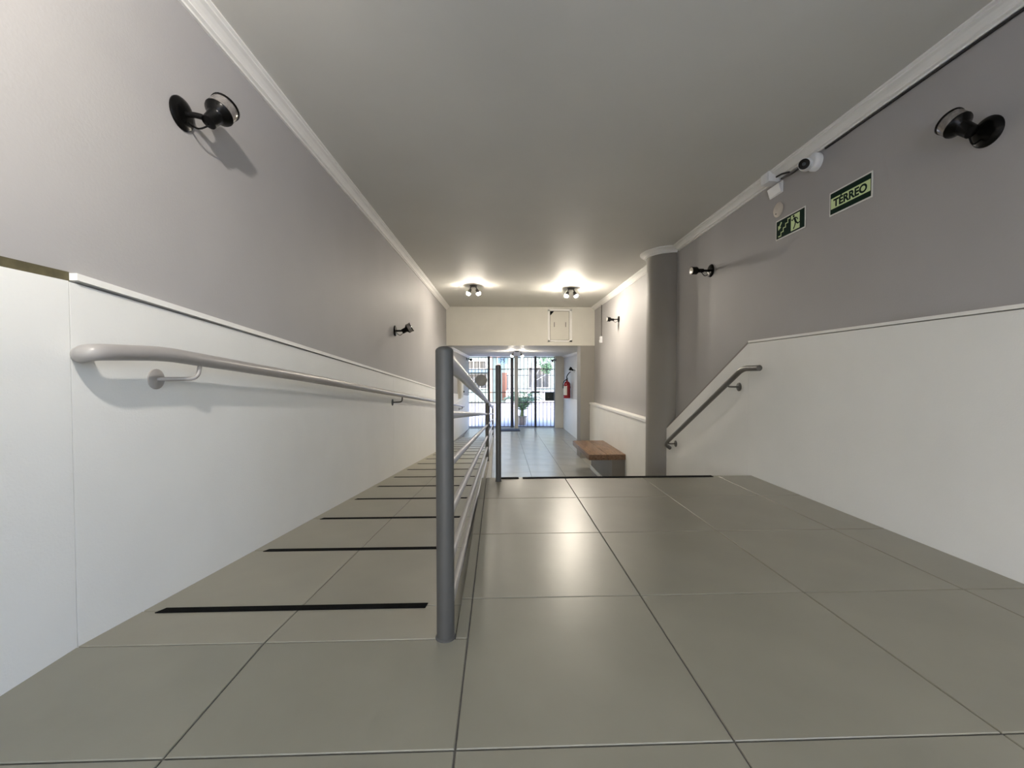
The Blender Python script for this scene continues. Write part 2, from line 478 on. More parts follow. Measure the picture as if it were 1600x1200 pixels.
# ------------------------------------------------------------------ anti slip strips
ordn = ['first', 'second', 'third', 'fourth', 'fifth', 'sixth', 'seventh', 'eighth', 'ninth', 'tenth', 'eleventh', 'twelfth',
        'thirteenth', 'fourteenth', 'fifteenth', 'sixteenth', 'seventeenth', 'eighteenth']
SW = .018
for i, ys in enumerate(STRIPS):
    a, b = ys - SW, ys + SW
    xl, xr = lw(ys) + .052, -.255
    za, zb = ramp_z(a), ramp_z(b)
    mb = MB().prism(None, [(xl, a, za), (xr, a, za), (xr, a, za + .0025), (xl, a, za + .0025)],
                    [(xl + .012, b, zb), (xr + .004, b, zb), (xr + .004, b, zb + .0025), (xl + .012, b, zb + .0025)])
    o = mb.build('anti_slip_strip', 'strip', None, False)
    o['label'] = 'black anti-slip strip across the sloping ramp, %s counted from the foreground' % ordn[i]
    o['category'] = 'anti-slip strip'
    o['group'] = 'anti-slip strips on the ramp'
for nm, x0, x1, lb in (('short', .02, .155, 'short black anti-slip strip on the landing edge beside the slim grey post'),
                       ('long', .185, 1.66, 'long black anti-slip strip along the landing edge above the stairs')):
    o = MB().box(x0, x1, EDGE - .045, EDGE - .005, 0, .004).build('anti_slip_strip', 'strip', None, False)
    o['label'] = lb
    o['category'] = 'anti-slip strip'
    o['group'] = 'anti-slip strips on the landing edge'

# ------------------------------------------------------------------ ceiling lamps
def ceiling_lamp(x, y, zceil, label, power, k=1.0, w=.055):
    t = thing('ceiling_lamp', label, 'ceiling lamp', (x, y, zceil), 'twin-bulb ceiling lamps')
    MB().lathe((x, y, zceil + .001), (0, 0, -1), [(.062, 0), (.062, .010), (.050, .020), (.012, .024)], 28).build('ceiling_plate', 'steel', t)
    m = emit('bulb glow', BULB, power)
    for s in (-1, 1):
        MB().tube(fillet([(x + s * (w - .02) * k, y, zceil - .018), (x + s * w * k, y, zceil - .045), (x + s * w * k, y, zceil - .078)], .02), .009, 10).build('arm', 'steel', t)
        d = Vector((s * .42, -.18, -.90)).normalized()
        o = Vector((x + s * w * k, y, zceil - .072))
        MB().lathe(o - d * .012, d, [(.014, 0), (.022, .008), (.024, .030), (.040, .062), (.042, .076), (.040, .076), (.037, .062), (.020, .034)], 20).build('added_cup', 'steel', t)  # cup added around the bulb to keep its light off beam and ceiling
        MB().lathe(o + d * .024, d, [(.012, 0), (.024, .014), (.032, .034), (.032, .050), (.024, .064), (.001, .072)], 20).build('bulb', m, t)
    return t
ceiling_lamp(-.405, 6.95, zc(6.95), 'twin-bulb ceiling lamp over the ramp side, left of two lit before the cream beam', BULB_MID * .34)
ceiling_lamp(1.235, 7.10, zc(7.10), 'twin-bulb ceiling lamp over the stairs side, nearer the hatch in the cream beam', BULB_MID)
ceiling_lamp(.50, 11.15, FZ, 'small lit twin-bulb ceiling lamp in front of the street gate', BULB_FRONT, 1.0, .11)
# ceiling spotlight behind the viewer, turned towards the left wall
lp = Vector((-.38, .10, 2.06))
ld = (Vector((-1.25, .90, 1.95)) - lp).normalized()
t = thing('ceiling_spotlight', 'ceiling spotlight above the landing behind the viewer, turned to the left wall', 'ceiling lamp', (lp.x, lp.y, zc(.15)))
MB().lathe((lp.x, lp.y, zc(.15) + .001), (0, 0, -1), [(.06, 0), (.06, .012), (.012, .02)], 24).build('ceiling_plate', 'steel', t)
MB().tube([(lp.x, lp.y, zc(.15) - .015), (lp.x, lp.y, lp.z + .03)], .009, 10).build('arm', 'steel', t)
MB().lathe(lp - ld * .05, ld, [(.02, 0), (.045, .02), (.055, .09), (.053, .09), (.043, .022), (.018, .004)], 24).build('shade', 'steel', t)
ldat = bpy.data.lights.new('spot_bulb', 'SPOT')
ldat.energy = BULB_NEAR
ldat.color = (1.0, .93, .84)
ldat.spot_size = math.radians(125)
ldat.spot_blend = 1.0
ldat.shadow_soft_size = .03
lo = bpy.data.objects.new('spot_bulb', ldat)
COL.objects.link(lo)
lo.parent = t
lo.location = lp + ld * .05 - t.location
lo.rotation_euler = ld.to_track_quat('-Z', 'Y').to_euler()

# ------------------------------------------------------------------ railing of the ramp
PX = -.16
def post(parent, x, y, z0, z1, r, material, flange=True):
    prof = [(r, 0), (r, z1 - z0 - r * .55)]
    for k in range(1, 7):
        a = k / 6 * math.pi / 2
        prof.append((max(.001, r * math.cos(a)), z1 - z0 - r * .55 + r * .55 * math.sin(a)))
    o = MB().lathe((x, y, z0), (0, 0, 1), prof, 28).build('post', material, parent)
    if flange:
        MB().lathe((x, y, z0), (0, 0, 1), [(r * 1.16, 0), (r * 1.14, .003), (r, .006)], 28).build('flange', material, o)
    return o
rl = thing('ramp_railing', 'grey tubular railing sloping down the right side of the ramp', 'railing', (PX, R0, 0))
post(rl, PX, 1.255, .0, .876, .0265, 'rail')
post(rl, PX, 5.95, ramp_z(5.95) + .0, .428, .0245, 'rail_dark')
post(rl, PX, 12.08, ramp_z(12.08), -.09, .0245, 'rail_dark')
def rail_z(y, h): return h - SL * (y - R0)
MB().tube([(PX, 1.262, rail_z(1.262, .845)), (PX, 12.08, rail_z(12.08, .845))], .0245, 20).build('top_rail', 'rail_warm', rl)
for h in (.672, .512, .352, .196, .052):
    MB().tube([(PX, 1.262, rail_z(1.262, h)), (PX, 12.08, rail_z(12.08, h))], .0135, 14).build('rail', 'rail_warm', rl)

rs = thing('stair_railing', 'slim grey post and rail standing at the left of the stairs', 'railing', (0, 3.105, 0))
post(rs, .0, 3.105, .0, .866, .0205, 'rail')
post(rs, .0, 4.86, LOW, -.20, .0200, 'rail')
MB().tube([(0, 3.105, .800), (0, 4.86, -.24)], .017, 14).build('top_rail', 'rail_warm', rs)
for h in (.55, .3):
    MB().tube([(0, 3.105, h), (0, 4.86, h - 1.04)], .0105, 12).build('rail', 'rail_warm', rs)

# ------------------------------------------------------------------ wall handrails
def bracket(parent, wall, rail, nx, r, material):
    """round rose on the wall, arm that bends up to the rail"""
    w, q = Vector(wall), Vector(rail)
    b = MB().lathe(w - Vector((nx, 0, 0)) * .001, (nx, 0, 0), [(.036, 0), (.036, .005), (.030, .009)], 24).build('bracket', material, parent)
    MB().tube(fillet([w + Vector((nx * .004, 0, 0)), Vector((q.x, w.y + (q.y - w.y) * .85, w.z)), Vector((q.x, q.y, q.z - r * .8))], .03), .0075, 10).build('arm', material, b)
    return b
def lhx(y): return lw(y) + .085
hr = thing('wall_handrail', 'warm grey round handrail running down the left wall above the ramp', 'handrail', (lw(1.2), 1.2, .86))
hz = lambda y: .792 - .0928 * (y - 2.3)
path = fillet([(lw(1.2) - .002, 1.275, .850), (lhx(1.25) - .008, 1.212, .856), (lhx(1.5), 1.46, .864), (lhx(2.3), 2.3, hz(2.3)), (lhx(11.8), 11.8, hz(11.8)), (lw(11.95), 11.9, hz(11.9) - .01)], .07, 8)
MB().tube(path, .0245, 22).build('rail', 'rail_warm', hr)
for yb in (1.535, 4.65, 7.75, 11.2):
    yr = yb + .10
    zr = hz(yr) if yr > 1.9 else .852
    bracket(hr, (lw(yb), yb, zr - .075), (lhx(yr), yr, zr), 1, .0245, 'rail_warm' if yb < 2 else 'rail')
h2 = thing('wall_handrail', 'dark grey round handrail slanting down the right wall beside the stairs', 'handrail', (PXR, 3.0, .85))
sx = 1.895
rz = lambda y: .838 - .556 * (y - 3.195)
MB().tube(fillet([(sx, 2.985, .838), (sx, 3.195, .838), (sx, 4.70, rz(4.70)), (PXR - .01, 4.74, rz(4.74) - .03)], .07, 8), .0215, 20).build('rail', 'rail_dark', h2)
bracket(h2, (PXR, 3.385, .690), (sx, 3.40, rz(3.40)), -1, .0215, 'rail_dark')
bracket(h2, (PXR, 4.605, .020), (sx, 4.60, rz(4.60)), -1, .0215, 'rail_dark')

# ------------------------------------------------------------------ wall spotlights
def spot(wall, nx, elbow, aim, label, face='lens', k=1.0, white=False, hk=1.0):
    w = Vector(wall)
    t = thing('wall_spotlight', label, 'spotlight', w, 'black wall spotlights')
    n = Vector((nx, 0, 0))
    MB().lathe(w - n * .002, n, [(.062 * k, 0), (.062 * k, .006), (.056 * k, .013), (.040 * k, .018), (.016 * k, .021)], 30).build('base_plate', 'plastic' if white else 'black', t)
    e = w + Vector(elbow)
    a = Vector(aim).normalized()
    MB().tube(fillet([w + n * .012, w + n * .045 + (e - w - n * .045) * .2, e], .02), .011 * k, 12).build('arm', 'black', t)
    MB().sphere(e, .019 * k, 16, 10).build('joint', 'black', t)
    MB().tube(fillet([w + n * .02 + Vector((0, .008, -.028)), w + n * .055 + Vector((0, .01, -.055)), e + Vector((0, 0, -.018))], .02), .0035, 8).build('wire', 'black', t)
    h = MB().lathe(e - a * .022, a, [(.012 * k * hk, 0), (.027 * k * hk, .004), (.029 * k * hk, .05), (.034 * k * hk, .056), (.052 * k * hk, .072), (.054 * k * hk, .078)], 28).build('lamp_holder', 'black', t)
    MB().lathe(e + a * .055, a, [(.051 * k * hk, 0), (.053 * k * hk, .004), (.0525 * k * hk, .040)], 28).build('lamp_body', face, t)
    MB().lathe(e + a * .094, a, [(.054 * k * hk, 0), (.055 * k * hk, .002), (.055 * k * hk, .009), (.050 * k * hk, .010)], 28).build('rim', 'black', t)
    MB().lathe(e + a * .100, a, [(.047 * k * hk, 0), (.047 * k * hk, .004), (.030 * k * hk, .0065), (.001, .0075)], 24).build('lens', 'lens_bright' if face != 'lens' else 'lens', t)
    return t
spot((lg(1.70), 1.70, 1.81), 1, (.100, .020, -.010), (.22, .50, .80), 'black wall spotlight high on the left wall nearest the viewer, head tilted up')
spot((lg(4.84), 4.84, 1.295), 1, (.100, .0, .0), (.85, .05, .45), 'small black wall spotlight on the left wall above the ramp, halfway down')
spot((GXR, 1.737, 1.82), -1, (-.085, .0, .005), (-.12, .62, .72), 'black wall spotlight high on the right wall, nearest the viewer')
spot((GXR, 4.055, 1.806), -1, (-.095, -.0, .0), (-.99, -.06, -.03), 'black wall spotlight on the right wall beside the round column, facing straight out', 'black', hk=.70)
spot((GXR, 7.19, 1.746), -1, (-.105, .0, -.005), (-.98, -.12, .05), 'black wall spotlight on the right wall between the column and the cream beam', 'black', .9, hk=.8)
spot((FXR, 11.9, .92), -1, (-.10, .0, .01), (-.8, .1, .45), 'black wall spotlight above the fire extinguisher in the front hall', 'black', .95, True)
spot((1.925 + .02, GATE - .16, 1.30), -1, (-.07, -.01, .0), (-.75, -.2, -.5), 'small black spotlight on the cream pillar beside the gate', 'black', .8)
spot((lw(13.6) - .016, 13.6, 1.31), 1, (.08, .0, .0), (.85, .1, -.35), 'small black spotlight at the far left end by the gate', 'black', .8)

# ------------------------------------------------------------------ signs and devices on the right wall
def wall_poly(pts, y0, z0, depth0, depth1):
    """pts in sign coordinates (u to the viewer's right, v up) on the right grey wall"""
    return MB().prism(None, [(GXR - depth0, y0 - u, z0 + v) for u, v in pts], [(GXR - depth1, y0 - u, z0 + v) for u, v in pts])
def rect(u0, u1, v0, v1): return [(u0, v0), (u1, v0), (u1, v1), (u0, v1)]

def text_mesh(body, size, name, material, parent, fn, bold=0.0, scale_x=1.0):
    cu = bpy.data.curves.new(name, 'FONT')
    cu.body = body
    cu.size = size
    cu.align_x = 'CENTER'
    cu.align_y = 'CENTER'
    cu.offset = bold
    cu.resolution_u = 6
    ob = bpy.data.objects.new(name, cu)
    COL.objects.link(ob)
    dg = bpy.context.evaluated_depsgraph_get()
    me = bpy.data.meshes.new_from_object(ob.evaluated_get(dg))
    bpy.data.objects.remove(ob)
    off = parent.location
    for v in me.vertices:
        v.co = Vector(fn(v.co.x * scale_x, v.co.y)) - off
    me.materials.clear()
    me.materials.append(M[material])
    o = bpy.data.objects.new(name, me)
    COL.objects.link(o)
    o.parent = parent
    return o

SY, SZ = 2.434, 1.849
s1 = thing('wall_sign', 'green and pale lime sign reading TÉRREO on the right wall', 'sign', (GXR, SY, SZ))
wall_poly(rect(-.151, .151, -.073, .073), SY, SZ, -.001, .003).build('backing', 'sign_edge', s1, False)
wall_poly(rect(-.143, .143, .033, .064), SY, SZ, .003, .0038).build('band', 'sign_dark', s1, False)
wall_poly(rect(-.143, .143, -.064, -.033), SY, SZ, .003, .0038).build('band', 'sign_dark', s1, False)
wall_poly(rect(-.143, .143, -.033, .033), SY, SZ, .003, .0036).build('field', 'sign_lime', s1, False)
for u in (-.143, .140):
    wall_poly(rect(u, u + .003, -.033, .033), SY, SZ, .003, .0038).build('edge_line', 'sign_dark', s1, False)
text_mesh('TÉRREO', .064, 'lettering', 'sign_dark', s1, lambda u, v: (GXR - .0040, SY - u, SZ + v - .003), .0026, 1.02)

EY, EZ = 2.943, 1.859
s2 = thing('wall_sign', 'dark green exit sign with stairs, arrow and running figure on the right wall', 'sign', (GXR, EY, EZ))
wall_poly(rect(-.151, .151, -.073, .073), EY, EZ, -.001, .003).build('backing', 'sign_edge', s2, False)
wall_poly(rect(-.143, .143, -.064, .064), EY, EZ, .003, .0036).build('field', 'sign_dark', s2, False)
wall_poly(rect(.012, .098, -.054, .054), EY, EZ, .0036, .0042).build('doorway', 'sign_lime', s2, False)
def stroke(p, q, w):
    p, q = Vector(p), Vector(q)
    n = Vector((-(q - p).y, (q - p).x)).normalized() * w / 2
    return [tuple(p + n), tuple(q + n), tuple(q - n), tuple(p - n)]
mb = MB()
st = [(-.118, -.050), (-.092, -.050), (-.092, -.026), (-.068, -.026), (-.068, -.002), (-.044, -.002), (-.044, .022), (-.020, .022), (-.020, .046), (-.002, .046)]
for p, q in zip(st[:-1], st[1:]):
    p2 = (p[0] - .004, p[1]) if q[1] == p[1] else (p[0], p[1] - .004)
    q2 = (q[0] + .004, q[1]) if q[1] == p[1] else (q[0], q[1] + .004)
    b = stroke(p2, q2, .008)
    mb.prism(None, [(GXR - .0036, EY - u, EZ + v) for u, v in b], [(GXR - .0042, EY - u, EZ + v) for u, v in b])
mb.build('stair_symbol', 'sign_lime', s2, False)
mb = MB()
for b in (stroke((-.088, .048), (-.110, .018), .012), [(-.124, .030), (-.122, -.004), (-.092, .012)]):
    mb.prism(None, [(GXR - .0036, EY - u, EZ + v) for u, v in b], [(GXR - .0042, EY - u, EZ + v) for u, v in b])
mb.build('arrow', 'sign_lime', s2, False)
mb = MB()
mb.lathe((GXR - .0042, EY - .040, EZ + .043), (-1, 0, 0), [(.0085, 0), (.0085, .0006)], 16)
for b in (stroke((.046, .032), (.062, -.004), .017), stroke((.046, .030), (.026, .016), .007), stroke((.026, .016), (.018, .026), .006),
          stroke((.050, .030), (.072, .022), .007), stroke((.072, .022), (.082, .008), .006), stroke((.060, .0), (.052, -.026), .010),
          stroke((.052, -.026), (.038, -.046), .009), stroke((.062, -.002), (.082, -.020), .010), stroke((.082, -.020), (.106, -.014), .008)):
    mb.prism(None, [(GXR - .0042, EY - u, EZ + v) for u, v in b], [(GXR - .0048, EY - u, EZ + v) for u, v in b])
mb.build('running_figure', 'sign_dark', s2, False)

t = thing('wall_disc', 'round cream cover disc on the right wall above the exit sign', 'cover', (GXR, 3.07, 2.012))
MB().lathe((GXR + .001, 3.07, 2.012), (-1, 0, 0), [(.053, 0), (.053, .006), (.048, .010), (.001, .011)], 32).build('cover', 'disc', t)
MB().lathe((GXR - .0095, 3.085, 1.985), (-1, 0, 0), [(.005, 0), (.005, .0025)], 12).build('screw', 'steel', t)

t = thing('security_camera', 'white turret security camera with black face under the right ceiling moulding', 'camera', (GXR, 2.70, 2.175))
MB().lathe((GXR + .001, 2.70, 2.175), (-1, 0, 0), [(.056, 0), (.056, .022), (.052, .030), (.040, .040)], 32).build('mount', 'plastic', t)
hc = Vector((GXR - .062, 2.715, 2.165))
hd = Vector((-.72, -.62, -.22)).normalized()
MB().sphere(hc, .041, 24, 14).build('ball', 'plastic', t)
MB().lathe(hc, hd, [(.038, .0), (.037, .030), (.035, .044)], 28).build('collar', 'plastic', t)
fc = MB().lathe(hc + hd * .040, hd, [(.032, 0), (.032, .006), (.001, .008)], 28).build('face', 'black', t)
MB().lathe(hc + hd * .045, hd, [(.011, 0), (.011, .006), (.001, .009)], 16).build('lens', 'glass_dark', fc)

t = thing('junction_box', 'small white junction box fixed on the right ceiling moulding', 'junction box', (GXR, 3.10, 2.255))
MB().box(GXR - .088, GXR, 3.055, 3.150, 2.216, 2.290, .003).build('box', 'plastic', t)
MB().box(GXR - .092, GXR - .087, 3.062, 3.143, 2.222, 2.284, .002).build('lid', 'plastic', t)
MB().tube([(GXR - .03, 3.056, 2.245), (GXR - .03, 3.00, 2.240), (GXR - .014, 2.94, 2.226)], .006, 8).build('cable_gland', 'cable', t)

t = thing('emergency_light', 'flat pale plastic light fitting on the right wall below the junction box', 'emergency light', (GXR, 3.09, 2.165))
MB().prism(None, [(GXR + .001, 3.16, 2.130), (GXR - .012, 3.16, 2.130), (GXR - .030, 3.16, 2.190), (GXR + .001, 3.16, 2.196)],
           [(GXR + .001, 3.03, 2.130), (GXR - .012, 3.03, 2.130), (GXR - .030, 3.03, 2.190), (GXR + .001, 3.03, 2.196)]).build('housing', 'plastic', t, False)
MB().box(GXR - .006, GXR + .001, 3.022, 3.168, 2.124, 2.208, .002).build('back_plate', 'plastic', t)

o = MB().tube([(GXR - .007, WY1 + .05, zc(WY1) - .074), (GXR - .007, 1.6, zc(1.6) - .073), (GXR - .007, 2.62, zc(2.6) - .073)], .0065, 8).build('cable', 'cable')
o['label'] = 'black cable running under the right ceiling moulding to the security camera'
o['category'] = 'cable'
o = MB().tube(fillet([(GXR - .007, 2.78, zc(2.8) - .073), (GXR - .010, 2.90, zc(2.9) - .088), (GXR - .010, 3.03, zc(3.0) - .070)], .05), .0065, 8).build('cable', 'cable')
o['label'] = 'short black cable between the security camera and the junction box'
o['category'] = 'cable'

t = thing('cable_socket', 'small white socket with a thin conduit up to the ceiling, right of the cream beam', 'socket', (GXR, 8.36, 1.50))
MB().box(GXR - .045, GXR + .001, 8.32, 8.40, 1.43, 1.56, .006).build('box', 'plastic', t)
MB().box(GXR - .055, GXR - .044, 8.335, 8.385, 1.445, 1.49, .004).build('button', 'plastic', t)
MB().tube([(GXR - .012, 8.36, 1.555), (GXR - .012, 8.36, zc(8.36) - .062)], .009, 10).build('conduit', 'steel', t)

# ------------------------------------------------------------------ hatch in the beam
t = thing('wall_hatch', 'cream metal hatch with a dark triangle corner set in the beam', 'hatch', (1.35, BEAM, 1.84))
X0, X1, Z0, Z1 = 1.095, 1.560, 1.50, 2.195
fr = MB()
for a in ((X0 - .03, X1 + .03, Z1 - .035, Z1 + .005), (X0 - .03, X1 + .03, Z0 - .005, Z0 + .035), (X0 - .03, X0 + .015, Z0, Z1), (X1 - .03, X1 + .03, Z0, Z1)):
    fr.box(a[0], a[1], BEAM - .012, BEAM + .001, a[2], a[3], .002)
fr.build('frame', 'white', t)
MB().box(X0 + .017, X1 - .033, BEAM - .002, BEAM + .001, Z0 + .037, Z1 - .037).build('gap', 'grout', t, False)
d = MB().box(X0 + .024, X1 - .040, BEAM - .009, BEAM + .0, Z0 + .044, Z1 - .044, .002).build('door', 'cream', t)
for x in (X0 + .10, X1 - .12):
    MB().box(x, x + .018, BEAM - .018, BEAM - .008, 1.82, 1.92, .003).build('handle', 'column', d)
MB().prism(None, [(X0 + .02, BEAM - .0095, Z1 - .042), (X0 + .105, BEAM - .0095, Z1 - .042), (X0 + .02, BEAM - .0095, Z1 - .135)],
           [(X0 + .02, BEAM - .0115, Z1 - .042), (X0 + .105, BEAM - .0115, Z1 - .042), (X0 + .02, BEAM - .0115, Z1 - .135)]).build('corner_triangle', 'strip', d, False)

# ------------------------------------------------------------------ bench
t = thing('wooden_bench', 'brown plank bench on a grey plinth against the right wall below the stairs', 'bench', (1.7, 7.1, LOW))
by0, by1, bt = 6.44, 7.85, -.450
for x0, x1 in ((1.405, 1.690), (1.694, PXR - .001)):
    MB().box(x0, x1, by0, by1, bt - .086, bt, .004).build('plank', 'wood_top', t)
MB().box(1.775, PXR - .002, by0 + .03, by1 + .1, LOW, bt - .086).build('plinth', 'base', t, False)
MB().box(1.757, 1.775, by0 + .03, by1 + .1, LOW, LOW + .07, .003).build('skirting', 'white', t)

# ------------------------------------------------------------------ fire extinguisher
ex, ey, ez = FXR - .13, 12.7, .08
t = thing('fire_extinguisher', 'red fire extinguisher with white label and black hose on the front hall wall', 'extinguisher', (ex, ey, ez))
MB().lathe((ex, ey, ez), (0, 0, 1), [(.098, 0), (.106, .012), (.106, .40), (.098, .45), (.070, .495), (.030, .515), (.030, .55)], 32).build('cylinder', 'red', t)
bm_ = MB()
a0, a1 = math.radians(185), math.radians(262)
ring = []
for k in range(9):
    a = a0 + (a1 - a0) * k / 8
    ring.append((ex + .1075 * math.cos(a), ey + .1075 * math.sin(a)))
bm_.add([(x, y, ez + .10) for x, y in ring] + [(x, y, ez + .37) for x, y in ring], [(k, k + 1, k + 10, k + 9) for k in range(8)])
bm_.build('label', 'label', t)
v = MB().lathe((ex, ey, ez + .545), (0, 0, 1), [(.026, 0), (.026, .045), (.012, .05)], 16).build('valve', 'steel', t)
MB().box(ex - .015, ex + .015, ey - .13, ey + .03, ez + .600, ez + .615, .003).build('lever', 'black', v)
MB().tube(fillet([(ex, ey - .02, ez + .565), (ex - .03, ey - .10, ez + .66), (ex + .06, ey - .06, ez + .78), (ex + .11, ey + .02, ez + .80)], .06), .013, 10).build('hose', 'black', t)
MB().tube(fillet([(ex - .02, ey - .03, ez + .57), (ex - .12, ey - .05, ez + .50), (ex - .125, ey - .05, ez + .30)], .05), .013, 10).build('nozzle', 'black', t)
MB().box(ex + .09, FXR - .019, ey - .03, ey + .03, ez + .30, ez + .36, .003).build('wall_bracket', 'steel', t)

# ------------------------------------------------------------------ front hall left: cream wall cabinet
wx = lw(11.3) - .016
t = thing('wall_cabinet', 'cream wall box with a black knob on the left wall of the front hall', 'cabinet', (wx, 11.3, .5))
MB().box(wx - .01, wx + .09, 11.05, 11.75, .17, .80, .02).build('body', 'cream', t)
MB().box(wx + .088, wx + .100, 11.09, 11.71, .22, .76, .008).build('door', 'cream', t)
MB().lathe((wx + .098, 11.62, .33), (1, 0, 0), [(.014, 0), (.026, .008), (.026, .03), (.001, .034)], 16).build('knob', 'black', t)

# ------------------------------------------------------------------ street gate
t = thing('street_gate', 'dark metal bar gate closing the front hall towards the street', 'gate', (.45, GATE, LOW))
def bar(parent, x, z0, z1, name='bar'):
    return MB().tube([(x, GATE, z0), (x, GATE, z1)], .0085, 8).build(name, 'gate', parent)
GT = 1.405
for i, (x0, x1, nm) in enumerate(((-1.02, -.325, 'fixed_panel'), (-.315, .465, 'gate_leaf'), (.475, 1.265, 'gate_leaf'), (1.275, 1.925, 'fixed_panel'))):
    f = MB()
    wd = .022
    f.box(x0, x0 + wd, GATE - .02, GATE + .02, LOW + .02, GT)
    f.box(x1 - wd, x1, GATE - .02, GATE + .02, LOW + .02, GT)
    for z in (LOW + .035, -.155, .195, .985, GT - .02):
        f.box(x0 + wd, x1 - wd, GATE - .013, GATE + .013, z - .013, z + .013)
    p = f.build(nm, 'gate', t, False)
    n = max(4, round((x1 - x0) / .123))
    for k in range(1, n):
        bar(p, x0 + (x1 - x0) * k / n, LOW + .035, GT - .02)
for x, w in ((-.32, .036), (.47, .05), (1.27, .036)):
    MB().box(x - w, x + w, GATE - .045, GATE + .045, LOW + .005, GT + .01).build('stile', 'gate', t, False)
MB().box(1.14, 1.42, GATE - .075, GATE - .044, .185, .235, .004).build('latch', 'gate', t)
MB().box(.60, .80, GATE - .05, GATE - .01, .955, .995, .004).build('lock_plate', 'gate', t)
MB().box(-1.02, 1.925, GATE - .06, GATE + .06, LOW - .03, LOW + .012, .004).build('threshold', 'column', t)
o = MB().box(.545, .665, GATE - .30, GATE - .20, LOW, FZ, .006).build('gate_post', 'cream')
o['label'] = 'pale square post standing before the middle of the street gate'
o['category'] = 'post'
MB().box(.598, .612, GATE - .31, GATE - .299, LOW + .05, FZ - .03).build('groove', 'white', o, False)

t = thing('letter_box', 'dark green square letter box hung on the right of the street gate', 'letter box', (1.72, GATE - .07, .05))
MB().box(1.59, 1.88, GATE - .17, GATE - .021, -.085, .205, .008).build('body', 'box', t)
MB().box(1.60, 1.87, GATE - .178, GATE - .168, .14, .195, .004).build('flap', 'box', t)
MB().lathe((1.70, GATE - .169, .03), (0, -1, 0), [(.022, 0), (.022, .006), (.001, .008)], 14).build('keyhole_plate', 'steel', t)

t = thing('round_plaque', 'round beige plaque hung on the left panel of the street gate', 'plaque', (-.58, GATE - .05, .60))
MB().lathe((-.58, GATE - .021, .61), (0, -1, 0), [(.20, 0), (.20, .012), (.185, .018), (.001, .019)], 32).build('disc', 'plaque', t)
MB().lathe((-.80, GATE - .012, .63), (0, -1, 0), [(.02, 0), (.02, .03)], 12).build('hook', 'plaque', t)

t = thing('number_plate', 'pale blue panel with a house number fixed above the gate leaf', 'number plate', (.15, GATE + .05, 1.28))
MB().box(-.02, .31, GATE + .022, GATE + .025, 1.17, 1.375).build('panel', 'number', t)
text_mesh('75', .17, 'lettering', 'ink', t, lambda u, v: (.15 + u, GATE + .0215, 1.27 + v), .001)

t = thing('doormat', 'dark blue doormat lying on the floor before the street gate', 'doormat', (.3, 13.65, LOW))
MB().box(-.06, .70, 13.35, 13.92, LOW, LOW + .012, .003).build('mat', 'mat_blue', t)
MB().box(-.05, .69, 13.36, 13.91, LOW + .011, LOW + .016, .002).build('pile', 'mat_blue', t)

# ------------------------------------------------------------------ outside
struct('pavement', MB().box(-16, 18, GATE + .1, 18.0, LOW - .4, LOW - .02), 'pave')
struct('kerb', MB().box(-16, 18, 18.0, 18.15, LOW - .4, LOW - .02, .01), 'render')
struct('road', MB().box(-16, 18, 18.15, 24.5, LOW - .5, LOW - .14), 'road')
struct('pavement', MB().box(-16, 18, 24.5, 27.0, LOW - .4, LOW - .02), 'pave')

# potted palm just outside the gate
px_, py_ = .86, 15.25
t = thing('potted_palm', 'green palm in a round cream pot just outside the gate', 'potted plant', (px_, py_, LOW - .02))
MB().lathe((px_, py_, LOW - .02), (0, 0, 1), [(.12, 0), (.15, .04), (.175, .16), (.18, .24), (.165, .28), (.195, .285), (.195, .32), (.165, .322), (.16, .285)], 28).build('pot', 'pot', t)
MB().lathe((px_, py_, LOW + .255), (0, 0, 1), [(.155, 0), (.150, .02), (.001, .03)], 20).build('soil', 'soil', t)
MB().tube([(px_, py_, LOW + .26), (px_ + .01, py_, LOW + .55)], [.07, .055], 12).build('stem', 'stalk', t)
for k in range(17):
    a = 2 * math.pi * k / 17 + random.uniform(-.2, .2)
    L = random.uniform(.75, 1.05)
    lift = random.uniform(.75, 1.25)
    pts = []
    for i in range(9):
        s = i / 8
        r = L * s * (.75 + .1 * s) * (1.0 if k % 3 else .55)
        pts.append(Vector((px_ + .01 + math.cos(a) * r, py_ + math.sin(a) * r, LOW + .50 + lift * s * 1.5 - lift * 1.05 * s * s)))
    mb = MB()
    for i in range(1, 9):
        d = (pts[i] - pts[i - 1]).normalized()
        side = d.cross(Vector((0, 0, 1))).normalized()
        for sgn in (-1, 1):
            for j in (0, .5):
                b = pts[i - 1].lerp(pts[i], j)
                ln = .34 * math.sin(math.pi * (.15 + .8 * (i + j) / 9))
                tip = b + side * sgn * ln + d * ln * .7 + Vector((0, 0, -.06))
                mid = b.lerp(tip, .45) + Vector((0, 0, .02))
                mb.add([b, mid + d * .020, tip, mid - d * .020], [(0, 1, 2, 3)])
    fr = mb.build('frond', 'leaf', t)
    MB().tube(pts, [.010 * (1 - .7 * i / 8) for i in range(9)], 6).build('stalk', 'stalk', fr)

# low garden wall with a metal fence across the road
t = thing('garden_fence', 'pale rough wall with thin metal railings across the street', 'fence', (2, 27.1, LOW))
MB().box(.5, 12, 27.0, 27.25, LOW - .05, -.30, .02).build('low_wall', 'render', t)
MB().box(.5, 12, 26.96, 27.29, -.30, -.22, .01).build('coping', 'render', t)
for z in (-.10, .76):
    MB().box(.5, 12, 27.10, 27.13, z - .02, z + .02).build('fence_rail', 'gate', t, False)
for k in range(46):
    x = .6 + k * .245
    MB().tube([(x, 27.115, -.22), (x, 27.115, .80)], .014, 6).build('fence_bar', 'gate', t)

